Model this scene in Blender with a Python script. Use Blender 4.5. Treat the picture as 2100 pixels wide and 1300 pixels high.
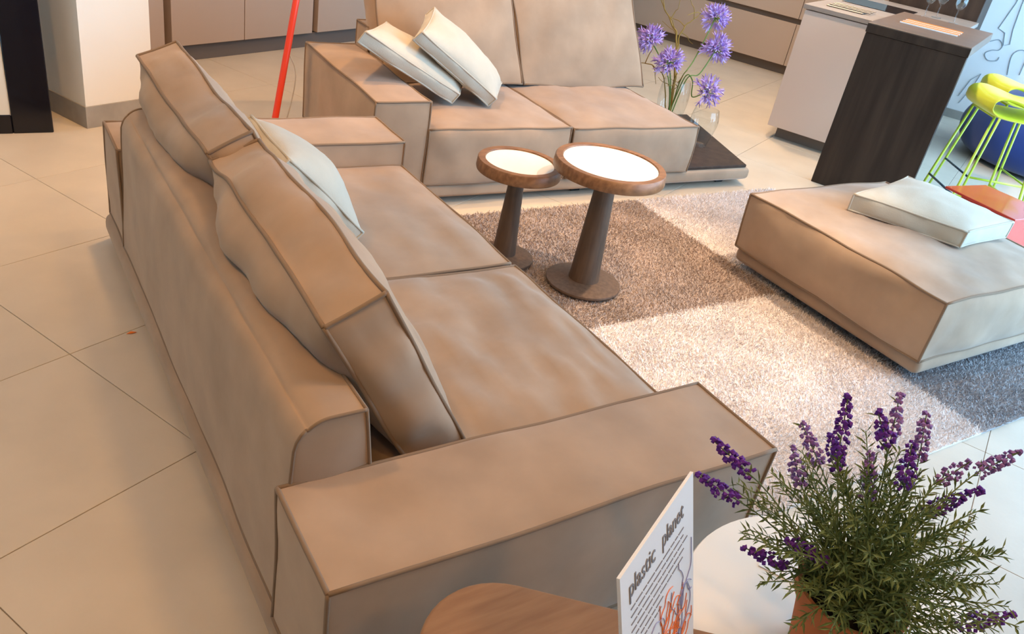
import bpy, bmesh, math, random
import numpy as np
from mathutils import Vector, Matrix, noise

random.seed(7)
rng = np.random.default_rng(7)
scn = bpy.context.scene
for o in list(bpy.data.objects):
    bpy.data.objects.remove(o)
COL = scn.collection

# ------------------------------------------------------------------ camera
cam_d = bpy.data.cameras.new('camera')
cam_d.sensor_width = 36.0
cam_d.lens = 1695.8 / 2100 * 36.0
cam_d.clip_start = 0.02
cam_o = bpy.data.objects.new('camera', cam_d)
COL.objects.link(cam_o)
PITCH, ROLL, YAW = math.radians(29.728), math.radians(11.078), math.radians(53.101)
Fv = Vector((math.cos(PITCH) * math.cos(YAW), math.cos(PITCH) * math.sin(YAW), -math.sin(PITCH)))
R0 = Vector((math.sin(YAW), -math.cos(YAW), 0))
U0 = R0.cross(Fv)
Rv = math.cos(ROLL) * R0 + math.sin(ROLL) * U0
Uv = -math.sin(ROLL) * R0 + math.cos(ROLL) * U0
M = Matrix.Identity(4)
for i in range(3):
    M[i][0], M[i][1], M[i][2] = Rv[i], Uv[i], -Fv[i]
M[2][3] = 1.55
cam_o.matrix_world = M
scn.camera = cam_o

# ------------------------------------------------------------------ world, light, exposure
scn.view_settings.view_transform = 'Standard'
scn.view_settings.look = 'None'
scn.view_settings.gamma = 1.0
scn.view_settings.use_curve_mapping = False
scn.view_settings.exposure = 0.0

world = bpy.data.worlds.new('daylight')
scn.world = world
world.use_nodes = True
bg = world.node_tree.nodes['Background']
bg.inputs[0].default_value = (0.39, 0.68, 1.0, 1)
bg.inputs[1].default_value = 9.8

TG = math.radians(24.67)          # the building grid is turned against the seating group
cT, sT = math.cos(TG), math.sin(TG)


def TW(x, y, z=0.0):
    """building coordinates to world"""
    return Vector((cT * x - sT * y, sT * x + cT * y, z))


def area_light(name, loc, rot, sx, sy, energy, color, portal=False):
    d = bpy.data.lights.new(name, 'AREA')
    d.shape = 'RECTANGLE'
    d.size, d.size_y, d.energy, d.color = sx, sy, energy, color
    if portal:
        d.cycles.is_portal = True
    o = bpy.data.objects.new(name, d)
    o.location = loc
    o.rotation_euler = rot
    COL.objects.link(o)
    return o


# the open shop front (daylight comes in here), used as a sampling portal
area_light('shop_front_portal', TW(5.7, -1.8, 1.62), (math.radians(90), 0, TG), 6.0, 3.2, 1, (1, 1, 1), True)

WARM = (1.0, 0.55, 0.20)


def spot(x, y, tx, ty, power, angle=70, blend=0.7, rad=0.05, color=WARM, z=3.1, tz=0.3):
    d = bpy.data.lights.new('ceiling_or_fill_spot', 'SPOT')
    d.energy, d.color, d.spot_size, d.spot_blend, d.shadow_soft_size = power, color, math.radians(angle), blend, rad
    o = bpy.data.objects.new('ceiling_or_fill_spot', d)
    o.location = (x, y, z)
    o.rotation_euler = (Vector((tx, ty, tz)) - Vector((x, y, z))).to_track_quat('-Z', 'Y').to_euler()
    COL.objects.link(o)


spot(3.1, 1.62, 2.35, 2.15, 430, 42, rad=0.04, blend=0.9, color=(1.0, 0.72, 0.47), tz=0.0)
spot(1.7, 1.6, 2.9, 1.75, 75, 55, tz=0.1)  # extra spot, added to brighten the left face of the ottoman
spot(3.9, 3.3, 3.2, 2.8, 130, 50)
spot(3.0, 2.6, 2.3, 3.9, 220, 75)
spot(1.4, 1.0, 1.0, 1.6, 95, 85, rad=0.15)
spot(-0.6, 1.9, -0.2, 2.4, 92, 100, rad=0.12)
spot(-0.5, 0.2, 0.1, 0.7, 44, 100, rad=0.15)
spot(0.6, -1.2, 1.0, 0.8, 90, 70, rad=0.15)  # fill added behind the camera to lift the near arm's front
spot(0.9, 3.4, 1.0, 4.6, 200, 95, rad=0.1)
spot(5.0, 4.6, 5.2, 4.6, 260, 95, rad=0.1, color=(1.0, 0.64, 0.34))
spot(4.3, 3.6, 5.5, 3.1, 240, 80, color=(1.0, 0.70, 0.44), tz=0.5)


# ------------------------------------------------------------------ materials
def mat(name, color, rough=0.6, spec=0.3, metal=0.0, var=0.0, vscale=6.0, bump=0.0, bscale=40.0, sheen=0.0,
        transmission=0.0, ior=1.45, color2=None, stretch=None, coat=0.0, detail=4.0):
    m = bpy.data.materials.new(name)
    m.use_nodes = True
    nt = m.node_tree
    b = nt.nodes['Principled BSDF']
    b.inputs['Base Color'].default_value = (*color, 1)
    b.inputs['Roughness'].default_value = rough
    b.inputs['Specular IOR Level'].default_value = spec
    b.inputs['Metallic'].default_value = metal
    b.inputs['Sheen Weight'].default_value = sheen
    b.inputs['Sheen Roughness'].default_value = 0.5
    b.inputs['Transmission Weight'].default_value = transmission
    b.inputs['IOR'].default_value = ior
    b.inputs['Coat Weight'].default_value = coat
    if var or color2 or bump:
        tc = nt.nodes.new('ShaderNodeTexCoord')
        mp = nt.nodes.new('ShaderNodeMapping')
        nt.links.new(tc.outputs['Object'], mp.inputs[0])
        if stretch:
            mp.inputs['Scale'].default_value = stretch
    if var or color2:
        n = nt.nodes.new('ShaderNodeTexNoise')
        n.inputs['Scale'].default_value = vscale
        n.inputs['Detail'].default_value = detail
        nt.links.new(mp.outputs[0], n.inputs[0])
        cr = nt.nodes.new('ShaderNodeValToRGB')
        cr.color_ramp.elements[0].position = 0.3
        cr.color_ramp.elements[1].position = 0.7
        c2 = color2 or tuple(min(1, c * (1 + var)) for c in color)
        c1 = color if color2 else tuple(c * (1 - var) for c in color)
        cr.color_ramp.elements[0].color = (*c1, 1)
        cr.color_ramp.elements[1].color = (*c2, 1)
        nt.links.new(n.outputs[0], cr.inputs[0])
        nt.links.new(cr.outputs[0], b.inputs['Base Color'])
    if bump:
        n2 = nt.nodes.new('ShaderNodeTexNoise')
        n2.inputs['Scale'].default_value = bscale
        n2.inputs['Detail'].default_value = 5
        nt.links.new(mp.outputs[0], n2.inputs[0])
        bp = nt.nodes.new('ShaderNodeBump')
        bp.inputs['Strength'].default_value = bump
        bp.inputs['Distance'].default_value = 0.01
        nt.links.new(n2.outputs[0], bp.inputs['Height'])
        nt.links.new(bp.outputs[0], b.inputs['Normal'])
    return m


MAT = {
    'nubuck': mat('nubuck', (0.375, 0.257, 0.170), 0.82, 0.2, var=0.13, vscale=5.5, bump=0.12, bscale=9, sheen=0.25, detail=6),
    'seam': mat('seam', (0.23, 0.155, 0.10), 0.8, 0.2, sheen=0.1),
    'linen': mat('linen', (0.55, 0.49, 0.39), 0.9, 0.15, var=0.05, vscale=9, bump=0.15, bscale=220, sheen=0.2),
    'linen_seam': mat('linen_seam', (0.52, 0.46, 0.37), 0.9, 0.15),
    'tile': mat('tile', (0.57, 0.49, 0.39), 0.42, 0.45, var=0.07, vscale=3.5, bump=0.03, bscale=60, detail=8),
    'grout': mat('grout', (0.30, 0.25, 0.20), 0.9),
    'wall': mat('wall', (0.84, 0.79, 0.70), 0.9, 0.1, var=0.015, vscale=1.5),
    'wall_white': mat('wall_white', (0.85, 0.81, 0.78), 0.85, 0.1, var=0.01, vscale=2),
    'ceiling': mat('ceiling', (0.82, 0.80, 0.77), 0.9, 0.1),
    'skirting': mat('skirting', (0.34, 0.31, 0.27), 0.6, 0.3, var=0.1, vscale=12),
    'stone': mat('stone', (0.16, 0.17, 0.17), 0.85, color2=(0.34, 0.35, 0.34), vscale=14, bump=0.5, bscale=20),
    'cab_taupe': mat('cab_taupe', (0.42, 0.315, 0.25), 0.5, 0.3, var=0.02, vscale=2),
    'cab_dark': mat('cab_dark', (0.13, 0.11, 0.10), 0.6),
    'cab_beige': mat('cab_beige', (0.57, 0.43, 0.33), 0.5, 0.3, var=0.02, vscale=2),
    'cab_pink': mat('cab_pink', (0.66, 0.52, 0.43), 0.5, 0.3, var=0.02, vscale=2),
    'channel': mat('channel', (0.21, 0.155, 0.115), 0.55),
    'wenge': mat('wenge', (0.026, 0.015, 0.010), 0.5, 0.3, color2=(0.060, 0.036, 0.023), vscale=3, stretch=(6, 6, 0.4), detail=8),
    'worktop': mat('worktop', (0.30, 0.25, 0.215), 0.45, 0.35, var=0.06, vscale=6),
    'bar_top': mat('bar_top', (0.15, 0.10, 0.072), 0.45, 0.35, var=0.1, vscale=6),
    'walnut': mat('walnut', (0.15, 0.07, 0.032), 0.42, 0.4, color2=(0.29, 0.145, 0.066), vscale=5, stretch=(3, 14, 8), detail=7, bump=0.05, bscale=30),
    'walnut_dark': mat('walnut_dark', (0.085, 0.052, 0.034), 0.5, 0.35, color2=(0.135, 0.085, 0.056), vscale=6, stretch=(10, 10, 1.2), detail=7),
    'oak': mat('oak', (0.22, 0.11, 0.052), 0.45, 0.35, color2=(0.31, 0.165, 0.08), vscale=4, stretch=(2, 18, 8), detail=7),
    'white_inlay': mat('white_inlay', (0.88, 0.86, 0.82), 0.25, 0.5),
    'cream_top': mat('cream_top', (0.86, 0.80, 0.72), 0.3, 0.4),
    'rug_brown': mat('rug_brown', (0.46, 0.375, 0.33), 0.95, 0.05, var=0.16, vscale=4.5),
    'rug_light': mat('rug_light', (0.80, 0.74, 0.715), 0.95, 0.05, var=0.10, vscale=5),
    'rug_grey': mat('rug_grey', (0.42, 0.42, 0.44), 0.95, 0.05, var=0.12, vscale=5),
    'lamp_red': mat('lamp_red', (0.74, 0.055, 0.022), 0.35, 0.5),
    'red': mat('red', (0.62, 0.045, 0.025), 0.18, 0.6, coat=0.3),
    'cord': mat('cord', (0.42, 0.40, 0.37), 0.5),
    'black': mat('black', (0.006, 0.006, 0.010), 0.12, 0.5),
    'black_matt': mat('black_matt', (0.012, 0.011, 0.012), 0.5, 0.3),
    'mat_board': mat('mat_board', (0.68, 0.64, 0.55), 0.8),
    'picture_blue': mat('picture_blue', (0.03, 0.05, 0.16), 0.4),
    'lime': mat('lime', (0.68, 0.72, 0.055), 0.3, 0.5),
    'lime_leg': mat('lime_leg', (0.50, 0.66, 0.06), 0.3, 0.5),
    'rest_dark': mat('rest_dark', (0.03, 0.06, 0.10), 0.4),
    'navy': mat('navy', (0.008, 0.030, 0.16), 0.75, 0.25, var=0.15, vscale=4, sheen=0.3, bump=0.1, bscale=12),
    'glass': mat('glass', (1, 1, 1), 0.0, 0.5, transmission=1.0, ior=1.45),
    'stem': mat('stem', (0.15, 0.26, 0.06), 0.6),
    'leaf': mat('leaf', (0.075, 0.125, 0.04), 0.6, 0.25, color2=(0.20, 0.24, 0.085), vscale=20),
    'petal': mat('petal', (0.44, 0.25, 0.66), 0.6, 0.2, color2=(0.68, 0.52, 0.86), vscale=18),
    'lavender_deep': mat('lavender_deep', (0.085, 0.018, 0.22), 0.7, 0.2, color2=(0.16, 0.04, 0.34), vscale=40),
    'lavender_pale': mat('lavender_pale', (0.20, 0.09, 0.32), 0.7, 0.2, color2=(0.34, 0.19, 0.42), vscale=40),
    'twig': mat('twig', (0.32, 0.20, 0.045), 0.7, 0.2),
    'terracotta': mat('terracotta', (0.52, 0.17, 0.065), 0.8, 0.2, var=0.08, vscale=12),
    'soil': mat('soil', (0.02, 0.015, 0.012), 0.95),
    'paper': mat('paper', (0.86, 0.84, 0.83), 0.5, 0.3),
    'ink': mat('ink', (0.05, 0.05, 0.06), 0.7),
    'ink_grey': mat('ink_grey', (0.22, 0.21, 0.22), 0.7),
    'ink_orange': mat('ink_orange', (0.80, 0.20, 0.05), 0.6),
    'ink_blue': mat('ink_blue', (0.30, 0.30, 0.50), 0.6),
    'line_grey': mat('line_grey', (0.30, 0.33, 0.36), 0.8),
    'leaflet': mat('leaflet', (0.80, 0.20, 0.025), 0.5, 0.3),
    'steel': mat('steel', (0.28, 0.25, 0.22), 0.35, 0.5, metal=0.5),
}


def thin_glass(name):
    """thin-walled clear glass: see-through, with angle-dependent reflections"""
    m = bpy.data.materials.new(name)
    m.use_nodes = True
    nt = m.node_tree
    nt.nodes.clear()
    out = nt.nodes.new('ShaderNodeOutputMaterial')
    mx = nt.nodes.new('ShaderNodeMixShader')
    tr = nt.nodes.new('ShaderNodeBsdfTransparent')
    tr.inputs[0].default_value = (0.93, 0.95, 0.95, 1)
    gl = nt.nodes.new('ShaderNodeBsdfGlossy')
    gl.inputs['Roughness'].default_value = 0.03
    lw = nt.nodes.new('ShaderNodeLayerWeight')
    lw.inputs[0].default_value = 0.5
    pw = nt.nodes.new('ShaderNodeMath')
    pw.operation = 'POWER'
    pw.inputs[1].default_value = 3.5
    ma = nt.nodes.new('ShaderNodeMath')
    ma.operation = 'MULTIPLY_ADD'
    ma.inputs[1].default_value = 0.85
    ma.inputs[2].default_value = 0.05
    nt.links.new(lw.outputs['Facing'], pw.inputs[0])
    nt.links.new(pw.outputs[0], ma.inputs[0])
    nt.links.new(ma.outputs[0], mx.inputs[0])
    nt.links.new(tr.outputs[0], mx.inputs[1])
    nt.links.new(gl.outputs[0], mx.inputs[2])
    nt.links.new(mx.outputs[0], out.inputs[0])
    return m


MAT['glass'] = thin_glass('glass')


# ------------------------------------------------------------------ mesh helpers
def put(name, VF, material, parent=None, smooth=False, sharp=None):
    """One mesh object from (verts, faces) in world space; its origin goes to its own middle."""
    V, Fc = VF
    V = np.asarray(V, dtype=float)
    c = (V.min(0) + V.max(0)) / 2
    me = bpy.data.meshes.new(name)
    me.from_pydata([tuple(p) for p in (V - c)], [], Fc)
    if smooth:
        me.polygons.foreach_set('use_smooth', [True] * len(me.polygons))
    if isinstance(material, (list, tuple)):
        for m_ in material:
            me.materials.append(MAT[m_])
    else:
        me.materials.append(MAT[material])
    me.update()
    if sharp:
        try:
            me.set_sharp_from_angle(angle=math.radians(sharp))
        except Exception:
            pass
    o = bpy.data.objects.new(name, me)
    COL.objects.link(o)
    base = Vector((0, 0, 0))
    if parent is not None:
        o.parent = parent
        p = parent
        while p is not None:
            base += p.location
            p = p.parent
    o.location = Vector(c) - base
    return o


def thing(name, loc, label, cat, group=None):
    o = bpy.data.objects.new(name, None)
    o.empty_display_size = 0.05
    o.location = loc
    COL.objects.link(o)
    tag(o, label, cat, group)
    return o


def tag(o, label, cat, group=None):
    o['label'] = label
    o['category'] = cat
    if group:
        o['group'] = group
    return o


def structure(o):
    o['kind'] = 'structure'
    return o


def stuff(o):
    o['kind'] = 'stuff'
    return o


def join(parts):
    V, Fc, k = [], [], 0
    for v, f in parts:
        v = np.asarray(v, dtype=float)
        V.append(v)
        Fc += [tuple(i + k for i in q) for q in f]
        k += len(v)
    return np.vstack(V), Fc


def box(x0, x1, y0, y1, z0, z1, bev=0.0, seg=2):
    bm = bmesh.new()
    bmesh.ops.create_cube(bm, size=1)
    for v in bm.verts:
        v.co = Vector(((x0 + x1) / 2 + v.co.x * (x1 - x0), (y0 + y1) / 2 + v.co.y * (y1 - y0), (z0 + z1) / 2 + v.co.z * (z1 - z0)))
    if bev:
        bmesh.ops.bevel(bm, geom=list(bm.edges), offset=bev, segments=seg, profile=0.5, affect='EDGES')
    bm.verts.index_update()
    r = (np.array([tuple(v.co) for v in bm.verts]), [tuple(v.index for v in f.verts) for f in bm.faces])
    bm.free()
    return r


def prism(poly, z0, z1, bev=0.0, seg=2):
    bm = bmesh.new()
    vs = [bm.verts.new((p[0], p[1], z0)) for p in poly]
    f = bm.faces.new(vs)
    r = bmesh.ops.extrude_face_region(bm, geom=[f])
    for v in r['geom']:
        if isinstance(v, bmesh.types.BMVert):
            v.co.z = z1
    bmesh.ops.recalc_face_normals(bm, faces=list(bm.faces))
    if bev:
        ed = [e for e in bm.edges if abs(e.verts[0].co.z - e.verts[1].co.z) < 1e-6]
        bmesh.ops.bevel(bm, geom=ed, offset=bev, segments=seg, profile=0.5, affect='EDGES')
    bm.verts.index_update()
    r = (np.array([tuple(v.co) for v in bm.verts]), [tuple(v.index for v in f.verts) for f in bm.faces])
    bm.free()
    return r


def lathe(profile, n=48, cx=0, cy=0, close=False):
    """profile: list of (r, z) from bottom to top"""
    V, Fc = [], []
    for r, z in profile:
        for k in range(n):
            a = 2 * math.pi * k / n
            V.append((cx + r * math.cos(a), cy + r * math.sin(a), z))
    m = len(profile)
    for i in range(m - 1):
        for k in range(n):
            k2 = (k + 1) % n
            Fc.append((i * n + k, i * n + k2, (i + 1) * n + k2, (i + 1) * n + k))
    if close:
        for k in range(n):
            k2 = (k + 1) % n
            Fc.append(((m - 1) * n + k, (m - 1) * n + k2, k2, k))
    else:
        Fc.append(tuple(range(n - 1, -1, -1)))
        Fc.append(tuple((m - 1) * n + k for k in range(n)))
    return np.array(V), Fc


def tube(pts, r, n=6, caps=True, closed=False):
    P = [Vector(p) for p in pts]
    m = len(P)
    rr = r if isinstance(r, (list, tuple)) else [r] * m
    V, Fc = [], []
    up = Vector((0.137, 0.21, 0.968)).normalized()
    prev = None
    for i in range(m):
        if closed:
            t = P[(i + 1) % m] - P[i - 1]
        else:
            t = P[min(i + 1, m - 1)] - P[max(i - 1, 0)]
        if t.length < 1e-9:
            t = Vector((0, 0, 1))
        t.normalize()
        a = (prev if prev is not None else (up if abs(t.dot(up)) < 0.95 else Vector((1, 0, 0))))
        a = a - t * a.dot(t)
        if a.length < 1e-6:
            a = t.orthogonal()
        a.normalize()
        prev = a
        b = t.cross(a)
        for k in range(n):
            q = 2 * math.pi * k / n
            V.append(tuple(P[i] + rr[i] * (math.cos(q) * a + math.sin(q) * b)))
    for i in range(m if closed else m - 1):
        j = (i + 1) % m
        for k in range(n):
            k2 = (k + 1) % n
            Fc.append((i * n + k, i * n + k2, j * n + k2, j * n + k))
    if caps and not closed:
        Fc.append(tuple(range(n - 1, -1, -1)))
        Fc.append(tuple((m - 1) * n + k for k in range(n)))
    return np.array(V), Fc


def xf(VF, fn):
    V, Fc = VF
    return np.array([tuple(fn(Vector(p))) for p in V]), Fc


def toT(VF):
    """verts given in building coordinates"""
    V, Fc = VF
    V = np.asarray(V)
    W = np.empty_like(V)
    W[:, 0] = cT * V[:, 0] - sT * V[:, 1]
    W[:, 1] = sT * V[:, 0] + cT * V[:, 1]
    W[:, 2] = V[:, 2]
    return W, Fc


def box8(x0, x1, y0, y1, z0, z1):
    return {(i, j, k): Vector((x1 if i else x0, y1 if j else y0, z1 if k else z0)) for i in (0, 1) for j in (0, 1) for k in (0, 1)}


AX_U = np.linspace(-1, 1, 2)


def soft_box(name, c8, bulge, material, parent, seam='seam', n=(14, 14, 8), pipe=0.005, p=2.4, q=0.7, seed=0,
             wob=0.004, wrinkle=0.004, wfreq=7.0, pinch=0.0, ear=0.0, warp=None, xform=None, label=None, stretch=(1, 1, 1), skip=()):
    """A stitched, stuffed box: six bulging panels between piped seams. bulge = ((x-,x+),(y-,y+),(z-,z+)) in metres.
    The piping becomes a child of the cushion."""
    C = c8
    sd = Vector((seed * 3.7, seed * 1.3, seed * 2.9))

    def tri(u, v, w):
        if pinch:
            u2 = u * (1 - pinch * (1 - v * v))
            v2 = v * (1 - pinch * (1 - u * u))
            u, v = u2, v2
        a, b, c = (u + 1) / 2, (v + 1) / 2, (w + 1) / 2
        s = Vector((0, 0, 0))
        for (i, j, k), co in C.items():
            s += co * ((a if i else 1 - a) * (b if j else 1 - b) * (c if k else 1 - c))
        if ear:
            e = (abs(u) * abs(v)) ** 6
            s += (s - ctr) * (ear * e)
        return s

    ctr = Vector((0, 0, 0))
    for co in C.values():
        ctr += co / 8

    def f(x):
        return max(0.0, 1 - abs(x) ** p) ** q

    def finish(s):
        if wob:
            s = s + noise.noise_vector(s * 4.0 + sd) * wob
        if warp:
            s = warp(s)
        if xform is not None:
            s = xform @ s
        return s

    def grid(k):
        return [math.sin(math.pi / 2 * t) if k > 3 else t for t in np.linspace(-1, 1, k + 1)]

    G = [grid(k) for k in n]
    bm = bmesh.new()
    cache, keys = {}, {}
    for ax in range(3):
        b_, c_ = [(1, 2), (2, 0), (0, 1)][ax]
        for sgn in (-1, 1):
            def pt(b, c):
                u = [0, 0, 0]
                u[ax], u[b_], u[c_] = sgn, b, c
                return u
            nrm = (tri(*pt(1, 0)) - tri(*pt(-1, 0))).cross(tri(*pt(0, 1)) - tri(*pt(0, -1))).normalized() * sgn
            amt = bulge[ax][0 if sgn < 0 else 1]
            idx = {}
            for ib, b in enumerate(G[b_]):
                for ic, c in enumerate(G[c_]):
                    u = pt(b, c)
                    key = tuple(round(x, 5) for x in u)
                    if key not in cache:
                        s = tri(*u)
                        fb = f(b) * f(c)
                        d = amt * fb
                        if wrinkle and fb > 0:
                            sp = Vector((s.x * stretch[0], s.y * stretch[1], s.z * stretch[2]))
                            d += wrinkle * noise.fractal(sp * wfreq + sd, 1.0, 2.0, 3) * min(1, fb * 2.5)
                        cache[key] = bm.verts.new(finish(s + nrm * d))
                        keys[cache[key]] = key
                    idx[ib, ic] = cache[key]
            for ib in range(len(G[b_]) - 1):
                for ic in range(len(G[c_]) - 1):
                    qd = [idx[ib, ic], idx[ib + 1, ic], idx[ib + 1, ic + 1], idx[ib, ic + 1]]
                    if sgn < 0:
                        qd.reverse()
                    bm.faces.new(qd).material_index = ax
    sharp = set()
    bm.verts.index_update()
    for e in bm.edges:
        if len(e.link_faces) == 2 and (e.link_faces[0].material_index != e.link_faces[1].material_index):
            e.smooth = False
            for ax, sb, sc in skip:
                b_, c_ = [(1, 2), (2, 0), (0, 1)][ax]
                if all(keys[v][b_] == sb and keys[v][c_] == sc for v in e.verts):
                    e.smooth = True
    for fc in bm.faces:
        fc.material_index = 0
        fc.smooth = True
    V = np.array([tuple(v.co) for v in bm.verts])
    c = (V.min(0) + V.max(0)) / 2
    for v in bm.verts:
        v.co -= Vector(c)
    me = bpy.data.meshes.new(name)
    bm.to_mesh(me)
    bm.free()
    me.materials.append(MAT[material])
    o = bpy.data.objects.new(name, me)
    COL.objects.link(o)
    base = Vector((0, 0, 0))
    if parent is not None:
        o.parent = parent
        base = Vector(parent.location)
    o.location = Vector(c) - base
    if label:
        o['label'] = label
    if pipe:
        tubes = []
        L = [t for t in np.linspace(-1, 1, 25)]
        for ax in range(3):
            b_, c_ = [(1, 2), (2, 0), (0, 1)][ax]
            for sb in (-1, 1):
                for sc in (-1, 1):
                    if (ax, sb, sc) in skip:
                        continue
                    pts = []
                    for t in L:
                        u = [0, 0, 0]
                        u[ax], u[b_], u[c_] = t, sb, sc
                        pts.append(finish(tri(*u)))
                    tubes.append(tube(pts, pipe, 6))
        put('piping', join(tubes), seam, o, smooth=True)
    return o


# ------------------------------------------------------------------ the room
floor = structure(put('floor', toT(box(-3.2, 8.9, -3.3, 4.75, -0.12, -0.004)), 'grout'))
S_TILE, TX0, TY0 = 0.604, 0.525 - 0.604 * 6, 1.467 - 0.604 * 8
tv, tf = box(-S_TILE / 2 + 0.0011, S_TILE / 2 - 0.0011, -S_TILE / 2 + 0.0011, S_TILE / 2 - 0.0011, -0.012, 0.0, 0.0008, 1)
tile_mesh = bpy.data.meshes.new('floor_tile')
tile_mesh.from_pydata([tuple(p) for p in tv], [], tf)
tile_mesh.materials.append(MAT['tile'])
for i in range(0, 20):
    for j in range(0, 13):
        cx, cy = TX0 + (i + 0.5) * S_TILE, TY0 + (j + 0.5) * S_TILE
        if cx > 8.9 or cy > 4.6 or cx < -3 or cy < -3.2:
            continue
        o = bpy.data.objects.new('floor_tile', tile_mesh)
        COL.objects.link(o)
        o.parent = floor
        o.location = TW(cx, cy, 0) - floor.location
        o.rotation_euler = (0, 0, TG + random.choice((0, 1, 2, 3)) * math.pi / 2)

structure(put('ceiling', toT(box(-3.2, 8.9, -3.0, 4.75, 3.25, 3.4)), 'ceiling'))
structure(put('wall_back', toT(box(-3.2, 9.2, 4.98, 5.1, -0.1, 3.3)), 'wall'))
structure(put('wall_right', toT(box(8.74, 8.86, -1.8, 1.25, 0.0, 3.25)), 'wall_white'))
structure(put('baseboard_right', toT(box(8.725, 8.74, -1.8, 1.25, 0.0, 0.075)), 'skirting'))
structure(put('wall_side', toT(box(9.0, 9.12, 1.25, 4.75, 0.0, 3.25)), 'wall'))
structure(put('wall_corner', toT(box(6.0, 9.2, 4.75, 4.95, 0.0, 3.25)), 'stone'))
structure(put('blocker_wall_front', toT(box(-3.2, 2.6, -3.15, -3.0, 0.0, 3.25)), 'wall'))  # unseen wall, added to cut daylight on the left
structure(put('blocker_wall_return', toT(box(2.5, 2.7, -3.0, -1.8, 0.0, 3.25)), 'wall'))  # unseen stub wall, added to block window light towards the left
structure(put('wall_left', toT(box(-3.2, -3.05, -3.0, 4.98, 0.0, 3.25)), 'wall'))
structure(put('wall_behind', box(-2.2, 0.30, 4.60, 4.68, 0.0, 3.25), 'wall'))
column = structure(put('wall_column', toT(box(2.235, 2.60, 3.705, 4.9, 0.0, 3.25)), 'wall'))
structure(put('baseboard_column', toT(box(2.228, 2.607, 3.696, 4.9, 0.0, 0.105)), 'skirting'))

# ------------------------------------------------------------------ wall cupboards behind the lamp
t = thing('tall_cupboard', TW(4.1, 4.7), 'taupe handleless cupboard wall with dark plinth behind the red lamp', 'cupboard')
put('body', toT(box(2.72, 5.9, 4.52, 4.96, 0.0, 2.5)), 'channel', t)
put('plinth', toT(box(2.70, 5.92, 4.475, 4.52, 0.0, 0.10)), 'cab_dark', t)
for a, b in ((2.62, 3.215), (3.265, 3.815), (3.82, 4.425), (4.475, 5.08), (5.085, 5.69)):
    put('door', toT(box(a, b, 4.44, 4.52, 0.105, 2.5, 0.002, 1)), 'cab_taupe', t)

# drawer units along the right wall
t = thing('drawer_unit', TW(8.6, 3.0), 'long beige kitchen drawer unit with dark grip channels along the far wall', 'drawer unit')
put('body', toT(box(8.44, 8.95, 1.3, 3.93, 0.09, 0.9)), 'channel', t)
put('plinth', toT(box(8.46, 8.92, 1.3, 3.90, 0.0, 0.09)), 'channel', t)
for a, b in ((1.3, 2.14), (2.145, 2.86), (2.865, 3.95)):
    put('drawer', toT(box(8.40, 8.44, a, b, 0.09, 0.475, 0.002, 1)), 'cab_beige', t)
    put('drawer', toT(box(8.40, 8.44, a, b, 0.525, 0.885, 0.002, 1)), 'cab_beige', t)
put('worktop', toT(box(8.38, 8.97, 1.3, 3.96, 0.90, 0.94)), 'worktop', t)

# kitchen island
t = thing('kitchen_island', TW(6.8, 1.0), 'kitchen island with pinkish beige cabinet fronts and grey worktop', 'kitchen island')
put('body', toT(box(6.06, 7.60, 0.62, 1.50, 0.09, 0.885)), 'channel', t)
put('plinth', toT(box(6.12, 7.55, 0.66, 1.46, 0.0, 0.09)), 'channel', t)
put('door', toT(box(6.03, 6.06, 0.62, 1.515, 0.085, 0.885, 0.002, 1)), 'cab_pink', t)
put('worktop', toT(box(6.02, 7.62, 0.60, 1.53, 0.89, 0.92, 0.002, 1)), 'worktop', t)
put('hob', toT(box(6.75, 7.25, 1.00, 1.46, 0.915, 0.924, 0.002, 1)), 'black', t)
t = thing('breakfast_bar', TW(5.9, 0.68), 'dark wenge breakfast bar with a slab leg in front of the island', 'bar counter')
put('leg_panel', toT(box(5.34, 5.40, 0.405, 0.965, 0.0, 0.925, 0.002, 1)), 'wenge', t)
put('top', toT(box(5.335, 6.42, 0.40, 0.97, 0.926, 0.98, 0.003, 1)), 'bar_top', t)
put('front_rail', toT(box(5.3325, 5.3355, 0.402, 0.968, 0.927, 0.972)), 'wenge', t)
tag(put('tall_unit', toT(box(7.66, 8.2, 0.62, 1.30, 0.0, 2.3, 0.004, 1)), 'wenge'), 'tall dark brown panel unit rising behind the island worktop', 'cabinet')

# leaflets on the bar
for k in range(3):
    a = thing('leaflet', TW(5.735 + 0.095 * k, 0.695, 0.981), ['front', 'middle', 'rear'][k] + ' one of three orange folded leaflets lying side by side on the bar', 'leaflet', 'orange leaflets on the bar')
    put('sheet', toT(box(5.70 + 0.095 * k, 5.775 + 0.095 * k, 0.53, 0.86, 0.981, 0.987, 0.001, 1)), 'leaflet', a)
    put('border', toT(box(5.694 + 0.095 * k, 5.701 + 0.095 * k, 0.528, 0.862, 0.981, 0.9885)), 'paper', a)
# cutlery tray
t = thing('cutlery_tray', TW(6.3, 1.3, 0.92), 'brushed steel tray with cutlery near the edge of the island worktop', 'tray')
put('tray_base', toT(box(6.20, 6.50, 1.18, 1.43, 0.921, 0.93, 0.003, 1)), 'steel', t)
for k in range(3):
    put('knife', toT(box(6.24 + k * 0.08, 6.265 + k * 0.08, 1.14, 1.42, 0.931, 0.937, 0.002, 1)), 'steel', t)
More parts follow.
